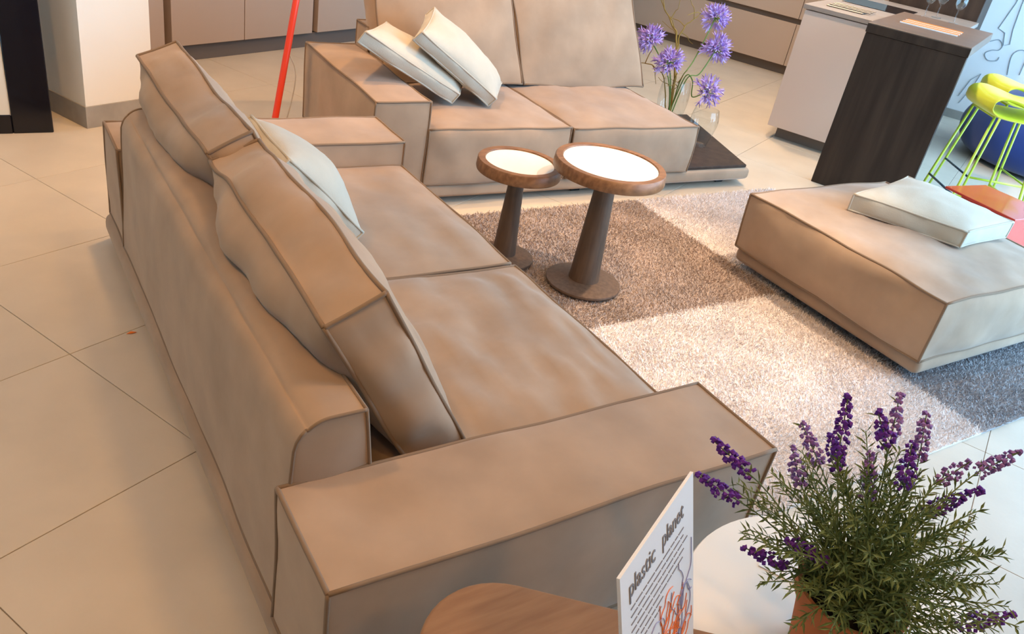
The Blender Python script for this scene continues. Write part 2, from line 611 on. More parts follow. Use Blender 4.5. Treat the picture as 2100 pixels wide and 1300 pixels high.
# wine glasses
for k, (gx, gy) in enumerate(((7.05, 0.92), (7.22, 0.86), (7.10, 0.72))):
    pr = [(0.034, 0.0), (0.034, 0.003), (0.006, 0.008), (0.004, 0.02), (0.004, 0.09), (0.02, 0.10), (0.037, 0.13), (0.040, 0.16), (0.034, 0.20),
          (0.0325, 0.20), (0.0385, 0.16), (0.0355, 0.131), (0.019, 0.104), (0.001, 0.099)]
    p_ = TW(gx, gy)
    o = put('wine_glass', lathe([(r, z + 0.921) for r, z in pr], 24, p_.x, p_.y), 'glass', smooth=True)
    tag(o, ['leftmost', 'middle', 'rightmost'][k] + ' of the three stemmed glasses on the island worktop', 'glass', 'stemmed glasses on the island')

# line drawing on the right wall
def wall_line(name, pts, lab):
    P = [TW(8.735, y, z) for y, z in pts]
    o = put(name, tube(P, 0.0032, 5), 'line_grey')
    tag(o, lab, 'wall drawing', 'line drawings on the right wall')
    return o


def smooth_pts(pts, k=8):  # Catmull-Rom
    out = []
    n = len(pts)
    for i in range(n - 1):
        p0, p1, p2, p3 = pts[max(i - 1, 0)], pts[i], pts[i + 1], pts[min(i + 2, n - 1)]
        for s in range(k):
            t_ = s / k
            out.append(tuple(0.5 * ((2 * b) + (-a + c) * t_ + (2 * a - 5 * b + 4 * c - d) * t_ ** 2 + (-a + 3 * b - 3 * c + d) * t_ ** 3)
                             for a, b, c, d in zip(p0, p1, p2, p3)))
    out.append(pts[-1])
    return out


wall_line('wall_drawing', [(0.475, 1.10), (0.475, 1.05), (0.523, 0.824), (0.46, 0.80), (0.43, 0.70), (0.385, 0.72), (0.411, 0.844), (0.428, 1.044), (0.43, 1.10)], 'thin outline of a tall narrow figure high on the wall right of the bar')
wall_line('wall_drawing', smooth_pts([(0.544, 0.705), (0.48, 0.735), (0.435, 0.70), (0.446, 0.655), (0.50, 0.64), (0.54, 0.60), (0.50, 0.555), (0.43, 0.566), (0.42, 0.60)]), 'thin curled line drawn on the wall just right of the bar top')
wall_line('wall_drawing', smooth_pts([(0.30, 0.476), (0.33, 0.62), (0.31, 0.68), (0.26, 0.70), (0.22, 0.66), (0.21, 0.50)]), 'thin arch outline drawn on the wall above the beanbag')
wall_line('wall_drawing', [(0.60, 0.20), (0.56, 0.36), (0.50, 0.43), (0.52, 0.30), (0.575, 0.14)], 'thin narrow strip outline low on the wall beside the stools')

# ------------------------------------------------------------------ picture frame leaning at the column
LEAN = math.radians(7)
fm = Matrix.Translation((0.335, 4.246, 0)) @ Matrix.Rotation(math.radians(1.5), 4, 'Z') @ Matrix.Rotation(-LEAN, 4, 'X')
t = thing('picture_frame', (-0.1, 4.25, 0), 'large black framed picture with cream mat leaning beside the white column', 'picture')


def fr(VF):
    return xf(VF, lambda p: fm @ p)


put('frame_bar', fr(box(-0.165, 0, 0, 0.035, 0, 1.9, 0.004, 1)), 'black', t)
put('frame_bar', fr(box(-1.4, -1.16, 0, 0.035, 0, 1.9, 0.004, 1)), 'black', t)
put('frame_bar', fr(box(-1.16, -0.165, 0, 0.035, 0, 0.085, 0.004, 1)), 'black', t)
put('frame_bar', fr(box(-1.16, -0.165, 0, 0.035, 1.75, 1.9, 0.004, 1)), 'black', t)
put('mat_board', fr(box(-1.16, -0.160, 0.008, 0.03, 0.08, 0.64)), 'mat_board', t)
put('print', fr(box(-1.16, -0.160, 0.008, 0.03, 0.64, 1.76)), 'black', t)
put('picture', fr(box(-1.05, -0.215, 0.004, 0.012, 0.15, 0.26)), 'picture_blue', t)

# ------------------------------------------------------------------ near sofa
NS = thing('sofa', (0.9, 1.95, 0), 'brown nubuck sofa in the foreground with low arms and two big back cushions', 'sofa')
put('base', box(0.378, 1.435, 0.845, 3.105, 0.032, 0.112, 0.03, 4), 'nubuck', NS, smooth=True, sharp=50)
for fx in (0.47, 1.34):
    for fy in (0.95, 1.95, 3.0):
        put('foot', box(fx - 0.03, fx + 0.03, fy - 0.03, fy + 0.03, 0.0, 0.034, 0.004, 1), 'black_matt', NS)
soft_box('armrest', box8(0.386, 1.45, 0.852, 1.117, 0.108, 0.455), ((0.004, 0.02), (0.006, 0.004), (0, 0.012)), 'nubuck', NS, n=(30, 12, 12), seed=1, wob=0.007, wrinkle=0.006)
soft_box('armrest', box8(0.400, 1.435, 2.815, 3.10, 0.108, 0.455), ((0.004, 0.02), (0.006, 0.008), (0, 0.012)), 'nubuck', NS, n=(30, 12, 12), seed=2, wob=0.007, wrinkle=0.006)
c8 = {}
for i in (0, 1):
    for j in (0, 1):
        y = 2.812 if j else 1.120
        c8[i, j, 0] = Vector((0.62 if i else 0.398, y, 0.108))
        c8[i, j, 1] = Vector((0.548 if i else 0.418, y, 0.597))


def round_top(s):
    # the outer upper edge of the back is rounded over
    r = 0.065
    x0 = 0.398 + 0.02 * (s.z - 0.108) / 0.489
    a, b = (s.z - (0.597 - r)) / r, ((x0 + r) - s.x) / r
    if a > 0 and b > 0:
        k = max(a, b) / math.hypot(a, b)
        return Vector((x0 + r - b * k * r, s.y, 0.597 - r + a * k * r))
    return s


soft_box('backrest', c8, ((0.012, 0.01), (0.004, 0.004), (0, 0.012)), 'nubuck', NS, n=(14, 40, 18), seed=3, wob=0.006, wrinkle=0.006, warp=round_top, pipe=0.004, skip=((1, 1, -1),))
SEAT_Z = 0.362
soft_box('seat_cushion', box8(0.555, 1.43, 1.122, 1.944, 0.112, SEAT_Z), ((0, 0.02), (0.002, 0.002), (0, 0.022)), 'nubuck', NS, n=(44, 44, 10), seed=4, wrinkle=0.016, wfreq=6, wob=0.008, p=4, stretch=(1.9, 0.8, 1))
soft_box('seat_cushion', box8(0.555, 1.43, 1.966, 2.810, 0.112, SEAT_Z), ((0, 0.02), (0.002, 0.002), (0, 0.022)), 'nubuck', NS, n=(40, 40, 10), seed=5, wrinkle=0.012, wfreq=5, wob=0.008, p=4, stretch=(1.7, 0.8, 1))


def overhang(s, y0, y1):
    # the upper half of the outer panel slumps over the top of the back
    xl = 0.508 + (0.722 - s.z) * 0.529
    if s.x < xl + 0.02:
        tz_ = min(1, max(0, (s.z - 0.57) / 0.152))
        ty_ = min(1, max(0, (s.y - y0) / (y1 - y0)))
        k = math.sin(math.pi * tz_) * math.sin(math.pi * ty_) ** 0.4
        s = Vector((s.x - 0.040 * k, s.y, s.z - 0.006 * k))
    return s


def back_cushion(y0, y1, seed, warp, dx=0.0, end_slant=0.0):
    it, ot = Vector((0.628 + dx, 0, 0.775)), Vector((0.508 + dx, 0, 0.722))
    ib, ob = Vector((0.818 + dx, 0, 0.398)), Vector((0.690 + dx, 0, 0.378))
    c = {}
    for j, y in ((0, y0), (1, y1)):
        for (i, k), v in {(0, 1): ot, (1, 1): it, (0, 0): ob, (1, 0): ib}.items():
            c[i, j, k] = Vector((v.x, y - (end_slant if (j == 0 and k == 0) else 0), v.z))
    return soft_box('back_cushion', c, ((0.07, 0.05), (0.022, 0.022), (0.0, 0.014)), 'nubuck', NS, n=(12, 36, 24), seed=seed,
                    wob=0.014, wrinkle=0.014, wfreq=8, warp=lambda s: warp(overhang(s, y0, y1)), pipe=0.0055, p=2.2, q=0.8)


def warp1(s):
    # dented in its middle
    k = math.exp(-((s.y - 2.50) / 0.16) ** 2) * max(0, (s.z - 0.55) / 0.2)
    g = max(0, (s.y - 2.5) / 0.4)
    return Vector((s.x + 0.012 * k - 0.018 * g, s.y, s.z - 0.032 * k + 0.02 * g))


def warp2(s):
    k = math.exp(-((s.y - 2.05) / 0.10) ** 2) * max(0, (s.z - 0.55) / 0.2)
    return Vector((s.x + 0.004 * k, s.y, s.z - 0.022 * k))


back_cushion(1.230, 2.095, 6, warp2, end_slant=0.06)
back_cushion(2.105, 2.900, 7, warp1)

# ------------------------------------------------------------------ far sofa
FS_M = Matrix.Translation((1.462, 3.172, 0)) @ Matrix.Rotation(math.radians(-1.3), 4, 'Z')


def fs(VF):
    return xf(VF, lambda p: FS_M @ p)


FS = thing('sofa', FS_M @ Vector((1.1, 0.45, 0)), 'brown nubuck sofa in the background with a dark wooden side platform', 'sofa')
plat = [(0.0, 0.0), (2.385, 0.0), (2.70, 0.92), (0.0, 0.92)]
put('base', fs(prism([(0.0, 0.0), (2.395, 0.0), (2.70, 0.92), (0.0, 0.92)], 0.034, 0.112, 0.028, 4)), 'nubuck', FS, smooth=True, sharp=50)
put('side_platform', fs(prism([(1.88, 0.012), (2.37, 0.012), (2.665, 0.90), (1.88, 0.90)], 0.110, 0.128, 0.003, 1)), 'wenge', FS)
for fx, fy in ((0.1, 0.1), (1.2, 0.1), (2.25, 0.1), (0.1, 0.82), (1.2, 0.82), (2.5, 0.82)):
    put('foot', fs(box(fx - 0.03, fx + 0.03, fy - 0.03, fy + 0.03, 0.0, 0.036, 0.004, 1)), 'black_matt', FS)
soft_box('armrest', box8(0.0, 0.257, 0.0, 0.93, 0.11, 0.497), ((0.006, 0.004), (0.006, 0.006), (0, 0.014)), 'nubuck', FS, n=(12, 24, 12), seed=11, wob=0.008, xform=FS_M)
soft_box('backrest', box8(0.26, 1.95, 0.77, 0.93, 0.11, 0.62), ((0.004, 0.004), (0.0, 0.01), (0, 0.014)), 'nubuck', FS, n=(30, 10, 12), seed=12, wob=0.006, xform=FS_M)
soft_box('seat_cushion', box8(0.262, 1.040, -0.008, 0.77, 0.114, 0.372), ((0.002, 0.002), (0.018, 0), (0, 0.022)), 'nubuck', FS, n=(26, 26, 12), seed=13, wrinkle=0.009, wob=0.008, xform=FS_M, p=3.5)
soft_box('seat_cushion', box8(1.052, 1.880, -0.012, 0.77, 0.114, 0.372), ((0.002, 0.012), (0.018, 0), (0, 0.026)), 'nubuck', FS, n=(26, 26, 12), seed=14, wrinkle=0.010, wob=0.008, xform=FS_M, p=3.5)


def fs_cushion(x0, x1, xt0, xt1, seed):
    c = {}
    for i in (0, 1):
        for j in (0, 1):
            for k in (0, 1):
                # j: front/back, k: bottom/top
                x = (x1 if i else x0) if k == 0 else (xt1 if i else xt0)
                y = (0.62 if k == 0 else 0.80) + (0.14 if j else 0)
                z = (0.392 if k == 0 else 0.895) + (0.0 if not j else -0.02)
                c[i, j, k] = Vector((x, y, z))
    soft_box('back_cushion', c, ((0.02, 0.02), (0.05, 0.03), (0.0, 0.012)), 'nubuck', FS, n=(30, 10, 26), seed=seed, wob=0.012, wrinkle=0.010, xform=FS_M, pipe=0.005, p=2.2, q=0.8)


fs_cushion(0.30, 1.115, 0.275, 1.03, 15)
fs_cushion(1.130, 1.975, 1.05, 1.87, 16)

# ------------------------------------------------------------------ ottoman
OT = thing('ottoman', (3.37, 1.77, 0), 'square brown nubuck ottoman standing on the checked rug', 'ottoman')
put('base', box(2.895, 3.86, 1.285, 2.275, 0.05, 0.125, 0.028, 4), 'nubuck', OT, smooth=True, sharp=50)
for fx in (2.99, 3.76):
    for fy in (1.38, 2.18):
        put('foot', box(fx - 0.03, fx + 0.03, fy - 0.03, fy + 0.03, 0.028, 0.052, 0.004, 1), 'black_matt', OT)
soft_box('cushion', box8(2.878, 3.85, 1.283, 2.275, 0.122, 0.378), ((0.032, 0.02), (0.028, 0.016), (0, 0.036)), 'nubuck', OT, n=(34, 34, 16), seed=21, wrinkle=0.010, wob=0.009, p=2.4, pipe=0.0055)

# ------------------------------------------------------------------ throw pillows
def quad_pillow(corners, thick, seed, label, bul=0.045, group='cream box pillows', pinch=0.012, wr=0.007):
    """corners: four world points of the under face (in order), thickness along its normal"""
    a, b, c, d = [Vector(p) for p in corners]
    nrm = (c - a).cross(d - b).normalized()
    cc = {}
    for (i, j), p_ in {(0, 0): a, (1, 0): b, (1, 1): c, (0, 1): d}.items():
        cc[i, j, 0] = p_
        cc[i, j, 1] = p_ + nrm * thick
    base = (a + b + c + d) / 4
    t_ = thing('pillow', base, label, 'pillow', group)
    soft_box('cover', cc, ((0.006, 0.006), (0.006, 0.006), (bul * 0.6, bul)), 'linen', t_, seam='linen_seam', n=(26, 26, 6), seed=seed, wob=0.008,
             wrinkle=wr, wfreq=9, pinch=pinch, ear=0.015, pipe=0.0045, p=2.2, q=0.65)
    return t_


quad_pillow([(3.375, 1.572, 0.412), (3.755, 1.585, 0.412), (3.70, 2.085, 0.418), (3.155, 1.965, 0.418)], 0.07, 31, 'cream box pillow lying flat on top of the ottoman', bul=0.05)
quad_pillow([(1.955, 3.40, 0.418), (2.165, 3.72, 0.415), (1.70, 3.72, 0.655), (1.455, 3.39, 0.685)], 0.055, 32, 'cream box pillow leaning on the far sofa arm, left of the pair', bul=0.05)
quad_pillow([(2.155, 3.40, 0.402), (2.35, 3.68, 0.400), (1.925, 3.70, 0.745), (1.725, 3.40, 0.700)], 0.055, 33, 'cream box pillow leaning on its neighbour against the far sofa cushion, right of the pair', bul=0.07)
quad_pillow([(0.93, 2.13, 0.395), (0.90, 2.50, 0.395), (0.665, 2.40, 0.665), (0.665, 2.05, 0.665)], 0.065, 34, 'off-white pillow propped against the near sofa back cushions', bul=0.08)

# ------------------------------------------------------------------ rug
RUG = thing('rug', (2.7, 2.0, 0), 'shaggy checked rug in brown, pale pink and grey squares', 'rug')
TILES = (((1.45, 2.915), (1.995, 3.015), 'rug_brown', 'brown shaggy square'), ((2.915, 3.98), (1.995, 3.015), 'rug_light', 'pale pink shaggy square'),
         ((1.45, 2.905), (0.985, 1.995), 'rug_light', 'pale pink shaggy square'), ((2.905, 3.98), (0.985, 1.995), 'rug_grey', 'grey shaggy square'))
for (xa, xb), (ya, yb), m_, lab in TILES:
    sq = put('square', box(xa, xb, ya, yb, 0.001, 0.012), m_, RUG)
    sq['label'] = lab
    sp = 0.0049
    nx, ny = int((xb - xa) / sp), int((yb - ya) / sp)
    gx, gy = np.meshgrid(np.linspace(xa, xb, nx), np.linspace(ya, yb, ny))
    N = gx.size
    x = gx.ravel() + rng.uniform(-sp, sp, N) * 0.6
    y = gy.ravel() + rng.uniform(-sp, sp, N) * 0.6
    ang = rng.uniform(0, 2 * math.pi, N)
    # slow clumps in the lean of the pile
    lx = rng.normal(0, 0.0075, N) + 0.003 * np.sin(x * 9 + 2.1 * np.sin(y * 7))
    ly = rng.normal(0, 0.0075, N) + 0.003 * np.cos(y * 8 + 1.7 * np.sin(x * 6))
    h = rng.uniform(0.016, 0.026, N)
    w = 0.0018
    ca, sa = np.cos(ang) * w, np.sin(ang) * w
    V = np.empty((N, 4, 3))
    V[:, 0] = np.stack([x - ca, y - sa, np.full(N, 0.011)], 1)
    V[:, 1] = np.stack([x + ca, y + sa, np.full(N, 0.011)], 1)
    V[:, 2] = np.stack([x + ca * 0.7 + lx, y + sa * 0.7 + ly, h], 1)
    V[:, 3] = np.stack([x - ca * 0.7 + lx, y - sa * 0.7 + ly, h], 1)
    cc = np.array([(xa + xb) / 2, (ya + yb) / 2, 0.012])
    me = bpy.data.meshes.new('pile')
    me.vertices.add(N * 4)
    me.vertices.foreach_set('co', (V - cc).ravel())
    me.loops.add(N * 4)
    me.loops.foreach_set('vertex_index', np.arange(N * 4, dtype=np.int32))
    me.polygons.add(N)
    me.polygons.foreach_set('loop_start', np.arange(0, N * 4, 4, dtype=np.int32))
    me.polygons.foreach_set('loop_total', np.full(N, 4, dtype=np.int32))
    me.update(calc_edges=True)
    me.validate()
    me.materials.append(MAT[m_])
    po = bpy.data.objects.new('pile', me)
    COL.objects.link(po)
    po.parent = sq
    po.location = Vector(cc) - RUG.location - sq.location
    stuff(po)

# ------------------------------------------------------------------ pedestal tables
def pedestal(cx, cy, R, H, rb, label, z0=0.026):
    t_ = thing('side_table', (cx, cy, z0), label, 'side table', 'round pedestal tables')
    k = R / 0.216
    put('base', lathe([(rb * 0.985, z0), (rb, z0 + 0.006), (rb * 0.99, z0 + 0.012), (0.07 * k, z0 + 0.024), (0.01, z0 + 0.026)], 56, cx, cy), 'walnut_dark', t_, smooth=True, sharp=35)
    put('stem', lathe([(0.064 * k, z0 + 0.016), (0.060 * k, z0 + 0.05), (0.037 * k, H - 0.05), (0.037 * k, H - 0.03)], 40, cx, cy), 'walnut_dark', t_, smooth=True, sharp=35)
    ri = R - 0.033
    put('rim', lathe([(R * 0.90, H - 0.048), (R * 0.985, H - 0.046), (R, H - 0.038), (R * 0.985, H - 0.004), (R * 0.97, H), (ri + 0.002, H), (ri, H - 0.004), (ri, H - 0.03), (R * 0.8, H - 0.048)], 72, cx, cy, close=True), 'walnut', t_, smooth=True, sharp=35)
    put('inlay', lathe([(ri - 0.001, H - 0.028), (ri - 0.001, H - 0.005), (0.01, H - 0.005)], 64, cx, cy), 'white_inlay', t_)


pedestal(2.046, 2.295, 0.219, 0.552, 0.156, 'taller round pedestal table with walnut rim and white inlay')
pedestal(1.825, 2.575, 0.172, 0.455, 0.128, 'smaller lower round pedestal table tucked behind the taller one')

# ------------------------------------------------------------------ floor lamp
LP0, LP1 = Vector((1.19, 3.755, 0.0)), Vector((1.355, 3.90, 0.738))
dirL = (LP1 - LP0).normalized()
t = thing('floor_lamp', LP0, 'slanted red floor lamp pole behind the near sofa', 'floor lamp')
put('base', lathe([(0.12, 0), (0.12, 0.012), (0.03, 0.02), (0.02, 0.021)], 40, LP0.x, LP0.y), 'lamp_red', t, smooth=True, sharp=35)
put('pole', tube([LP0 + Vector((0, 0, 0.01)), LP0 + dirL * 1.0, LP0 + dirL * 1.9], 0.0155, 16), 'lamp_red', t, smooth=True, sharp=40)
top = LP0 + dirL * 1.9
put('lamp_shade', xf(lathe([(0.03, 0.0), (0.16, -0.14), (0.158, -0.142), (0.026, -0.004)], 40), lambda p: p + top), 'lamp_red', t, smooth=True)
put('cord', tube(smooth_pts([tuple(LP0 + dirL * 0.52 + Vector((0.014, -0.005, 0))), tuple(LP0 + dirL * 0.43 + Vector((0.055, -0.015, 0))), tuple(LP0 + dirL * 0.25 + Vector((0.055, -0.01, 0))), tuple(LP0 + dirL * 0.1 + Vector((0.03, 0, 0))), (LP0.x + 0.06, LP0.y - 0.04, 0.025)]), 0.0028, 6), 'cord', t, smooth=True)

# ------------------------------------------------------------------ red low table
t = thing('coffee_table', (4.3, 1.7, 0), 'glossy red lacquered low table behind the ottoman', 'coffee table')
put('top', prism([(4.085, 2.095), (4.415, 2.065), (4.40, 1.30), (4.045, 1.33)][::-1] if False else [(4.045, 1.70), (4.40, 1.68), (4.40, 2.065), (4.085, 2.095)], 0.405, 0.417, 0.002, 1), 'red', t)
put('body', prism([(4.065, 1.715), (4.38, 1.70), (4.38, 1.99), (4.085, 2.0)], 0.03, 0.406, 0.002, 1), 'red', t)
put('foot_plate', prism([(4.045, 1.70), (4.40, 1.68), (4.40, 2.065), (4.085, 2.095)], 0.0, 0.012, 0.002, 1), 'red', t)

# ------------------------------------------------------------------ bar stools
def stool(cx, cy, rot, label):
    base = Vector((cx, cy, 0))
    t_ = thing('bar_stool', base, label, 'bar stool', 'lime bar stools')
    Rm = Matrix.Translation(base) @ Matrix.Rotation(rot, 4, 'Z')
    zs = 0.69
    # folded ribbon seat: lower lip, rounded turn, top with a dip and a raised far end
    prof = [(0.20, zs + 0.005), (0.10, zs - 0.002), (-0.08, zs), (-0.155, zs + 0.012), (-0.185, zs + 0.042), (-0.165, zs + 0.075), (-0.11, zs + 0.086),
            (-0.02, zs + 0.072), (0.08, zs + 0.052), (0.16, zs + 0.050), (0.22, zs + 0.066)]
    prof = smooth_pts(prof, 5)
    V, Fc = [], []
    n = len(prof)
    D = 0.19
    rows = [-1, -0.93, -0.7, 0, 0.7, 0.93, 1]
    th = 0.010
    for side in (0, 1):
        for r_ in rows:
            for i, (x_, z_) in enumerate(prof):
                a = prof[max(i - 1, 0)]
                b = prof[min(i + 1, n - 1)]
                tx, tz = b[0] - a[0], b[1] - a[1]
                l_ = math.hypot(tx, tz)
                nx_, nz_ = -tz / l_, tx / l_
                s_ = th if side else -th
                s_ *= math.sqrt(max(0.0, 1 - r_ ** 8)) * 0.9 + 0.1
                V.append((x_ + nx_ * s_, r_ * D * (1 - 0.10 * (x_ / 0.2) ** 2), z_ + nz_ * s_ + 0.018 * r_ * r_ * (1 if i > n * 0.4 else 0)))
    m = len(rows)
    for side in (0, 1):
        o_ = side * m * n
        for a in range(m - 1):
            for i in range(n - 1):
                q_ = (o_ + a * n + i, o_ + a * n + i + 1, o_ + (a + 1) * n + i + 1, o_ + (a + 1) * n + i)
                Fc.append(q_ if side else q_[::-1])
    for i in range(n - 1):
        Fc.append((i, i + 1, m * n + i + 1, m * n + i))
        k = (m - 1) * n
        Fc.append((k + i + 1, k + i, m * n + k + i, m * n + k + i + 1))
    for a in range(m - 1):
        Fc.append((a * n, (a + 1) * n, m * n + (a + 1) * n, m * n + a * n)[::-1])
        k = n - 1
        Fc.append((a * n + k, (a + 1) * n + k, m * n + (a + 1) * n + k, m * n + a * n + k))
    put('seat', xf((np.array(V), Fc), lambda p: Rm @ p), 'lime', t_, smooth=True, sharp=60)
    feet = {}
    for sx in (-1, 1):
        for sy in (-1, 1):
            a = Vector((sx * 0.135, sy * 0.135, zs - 0.008))
            b = Vector((sx * 0.215, sy * 0.20, 0.0))
            feet[sx, sy] = (a, b)
            put('leg', tube([Rm @ a, Rm @ b], 0.0075, 8), 'lime_leg', t_, smooth=True)
    for sx in (-1, 1):
        a, b = feet[sx, -1], feet[sx, 1]
        put('seat_rail', tube([Rm @ a[0], Rm @ b[0]], 0.0075, 8), 'lime_leg', t_, smooth=True)
    f1 = 0.66
    for (p_, q_), m_ in (((( -1, -1), (-1, 1)), 'rest_dark'), (((1, -1), (1, 1)), 'lime_leg'), (((-1, -1), (1, -1)), 'lime_leg')):
        a = feet[p_][0].lerp(feet[p_][1], f1)
        b = feet[q_][0].lerp(feet[q_][1], f1)
        put('foot_rest', tube([Rm @ a, Rm @ b], 0.0065, 8), m_, t_, smooth=True)


stool(4.90, 2.36, math.radians(-35), 'lime yellow bar stool with thin legs nearest the ottoman')
stool(5.38, 2.56, math.radians(-35), 'lime yellow bar stool partly hidden behind the nearer one')

# ------------------------------------------------------------------ beanbag
bc = TW(7.68, -0.24)
t = thing('beanbag', bc, 'round navy blue beanbag with a knotted top by the white wall', 'beanbag')
prof = [(0.30, 0.0), (0.50, 0.03), (0.585, 0.12), (0.60, 0.24), (0.55, 0.36), (0.43, 0.46), (0.26, 0.53), (0.10, 0.57), (0.05, 0.60)]
prof = smooth_pts([(r * 1.13, z * 1.05) for r, z in prof], 4)
bb = lathe(prof, 56)
bb = xf(bb, lambda p: bc + Vector((p.x, p.y, p.z)) * (1 + 0.035 * noise.noise(p * 3.2)) + Vector((0, 0, 0)))
bb[0][:, 2] = np.maximum(bb[0][:, 2], 0.0)
put('bag', bb, 'navy', t, smooth=True)
for a, hgt in ((2.3, 0.17), (5.0, 0.10), (0.6, 0.12)):
    d = Vector((math.cos(a), math.sin(a), 0))
    s_ = Vector((-d.y, d.x, 0))
    b0 = bc + Vector((0, 0, 0.585))
    tipk = b0 + d * 0.10 + Vector((0, 0, hgt))
    V, Fc = [], []
    m_ = 14
    for q_, (rw, rt) in enumerate(((0.045, 0.04), (0.075, 0.035), (0.06, 0.022), (0.012, 0.006))):
        c_ = b0.lerp(tipk, (0, 0.4, 0.75, 1.0)[q_])
        ax_ = (tipk - b0).normalized()
        nn = ax_.cross(s_).normalized()
        for k in range(m_):
            an = 2 * math.pi * k / m_
            V.append(tuple(c_ + s_ * math.cos(an) * rw * 1.3 + nn * math.sin(an) * rt))
    for q_ in range(3):
        for k in range(m_):
            k2 = (k + 1) % m_
            Fc.append((q_ * m_ + k, q_ * m_ + k2, (q_ + 1) * m_ + k2, (q_ + 1) * m_ + k))
    Fc.append(tuple(range(m_ - 1, -1, -1)))
    Fc.append(tuple(3 * m_ + k for k in range(m_)))
    put('knot_end', (np.array(V), Fc), 'navy', t, smooth=True)

# ------------------------------------------------------------------ vases and flowers on the side platform
def vase(cx, cy, z0, prof, label):
    prof = smooth_pts(prof, 4)
    V, Fc = lathe([(0.002, z0 + 0.012), (prof[0][0] - 0.006, z0 + 0.012), (prof[0][0], z0)] + [(r, z + z0) for r, z in prof[1:]] + [(prof[-1][0] - 0.003, z0 + prof[-1][1] + 0.001)], 48, cx, cy)
    o = put('glass_vase', (V, Fc[:-1]), 'glass', smooth=True)
    tag(o, label, 'vase', 'clear glass vases on the platform')
    return o


Z0 = 0.129
vase(3.735, 3.46, Z0, [(0.044, 0), (0.050, 0.006), (0.062, 0.05), (0.078, 0.11), (0.084, 0.15), (0.080, 0.19), (0.071, 0.225)], 'empty clear glass vase at the front of the wooden platform')
VX, VY = 3.83, 3.86
vase(VX, VY, Z0, [(0.060, 0), (0.068, 0.006), (0.088, 0.08), (0.098, 0.16), (0.094, 0.23), (0.082, 0.28)], 'clear glass vase holding the purple flowers and twigs')


def flower(head, via, lab, R=0.115, nf=44):
    h = Vector(head)
    b = Vector((VX, VY, Z0 + 0.02)) + Vector((random.uniform(-0.03, 0.03), random.uniform(-0.03, 0.03), 0))
    t_ = thing('agapanthus', b, lab, 'flower', 'purple agapanthus flowers')
    pts = smooth_pts([tuple(b)] + [tuple(v) for v in via] + [tuple(h)], 8)
    put('stem', tube(pts, 0.0038, 6), 'stem', t_, smooth=True)
    ax = (h - Vector(via[-1])).normalized()
    parts, ped = [], []
    for k in range(nf):
        z_ = 1 - 1.55 * (k + 0.5) / nf
        r_ = math.sqrt(max(0, 1 - z_ * z_))
        a = k * 2.39996
        q_ = ax.to_track_quat('Z', 'Y')
        d = (q_ @ Vector((r_ * math.cos(a), r_ * math.sin(a), z_))) + Vector((random.uniform(-.15, .15), random.uniform(-.15, .15), random.uniform(-.15, .15)))
        d.normalize()
        L = R * random.uniform(0.62, 1.0)
        ped.append(tube([h, h + d * L * 0.55], 0.0011, 4))
        base = h + d * L * 0.5
        u_ = d.orthogonal().normalized()
        w_ = d.cross(u_)
        for m_ in range(6):
            ang = m_ * math.pi / 3 + k
            e = math.cos(ang) * u_ + math.sin(ang) * w_
            s_ = d.cross(e) * 0.0048
            p0, p1, p2 = base, base + d * L * 0.30 + e * 0.011, base + d * L * 0.46 + e * 0.027
            V = [p0 - s_ * 0.3, p0 + s_ * 0.3, p1 + s_, p1 - s_, p2 + s_ * 0.3, p2 - s_ * 0.3]
            parts.append((np.array([tuple(v) for v in V]), [(0, 1, 2, 3), (3, 2, 4, 5)]))
    fh = put('flower_head', join(parts), 'petal', t_)
    put('flower_stalks', join(ped), 'stem', t_)
    return t_



flower((3.722, 4.078, 0.593), [(3.80, 3.92, 0.40)], 'purple agapanthus flower at the upper left, nearest the sofa cushion', 0.118, 46)
flower((4.163, 4.013, 0.762), [(3.86, 3.87, 0.40), (3.97, 3.91, 0.52)], 'tallest purple agapanthus flower at the top of the bunch', 0.118, 46)
flower((4.060, 3.836, 0.609), [(3.87, 3.83, 0.42), (3.96, 3.82, 0.46)], 'purple agapanthus flower on the right, just below the tallest one', 0.118, 46)
flower((3.748, 3.895, 0.505), [(3.80, 3.88, 0.36)], 'purple agapanthus flower drooping over the rim of the glass vase', 0.118, 46)
flower((3.939, 3.696, 0.387), [(3.86, 3.84, 0.43), (3.895, 3.80, 0.42), (3.89, 3.76, 0.33)], 'lowest purple agapanthus flower hanging above the empty vase', 0.118, 34)


def twig(pts, r, lab):
    t_ = thing('willow_twig', pts[0], lab, 'twig', 'curly willow twigs')
    P = smooth_pts(pts, 7)
    P = [Vector(p) + noise.noise_vector(Vector(p) * 22) * 0.010 for p in P]
    n = len(P)
    put('branch', tube(P, [r * (1 - 0.75 * i / n) for i in range(n)], 6), 'twig', t_, smooth=True)
    for k in range(4):
        i = int(n * (0.45 + 0.13 * k))
        p0 = P[min(i, n - 1)]
        d = noise.noise_vector(p0 * 31 + Vector((k, 0, 0))) + Vector((0.1 * (-1) ** k, 0, 0.3))
        d.normalize()
        q_ = smooth_pts([tuple(p0), tuple(p0 + d * 0.05 + Vector((0.01, 0, 0.01))), tuple(p0 + d * 0.09 + noise.noise_vector(p0 * 9) * 0.03), tuple(p0 + d * 0.14 + noise.noise_vector(p0 * 17) * 0.05)], 5)
        put('shoot', tube(q_, [0.0032 * (1 - 0.6 * j / len(q_)) for j in range(len(q_))], 5), 'twig', t_, smooth=True)


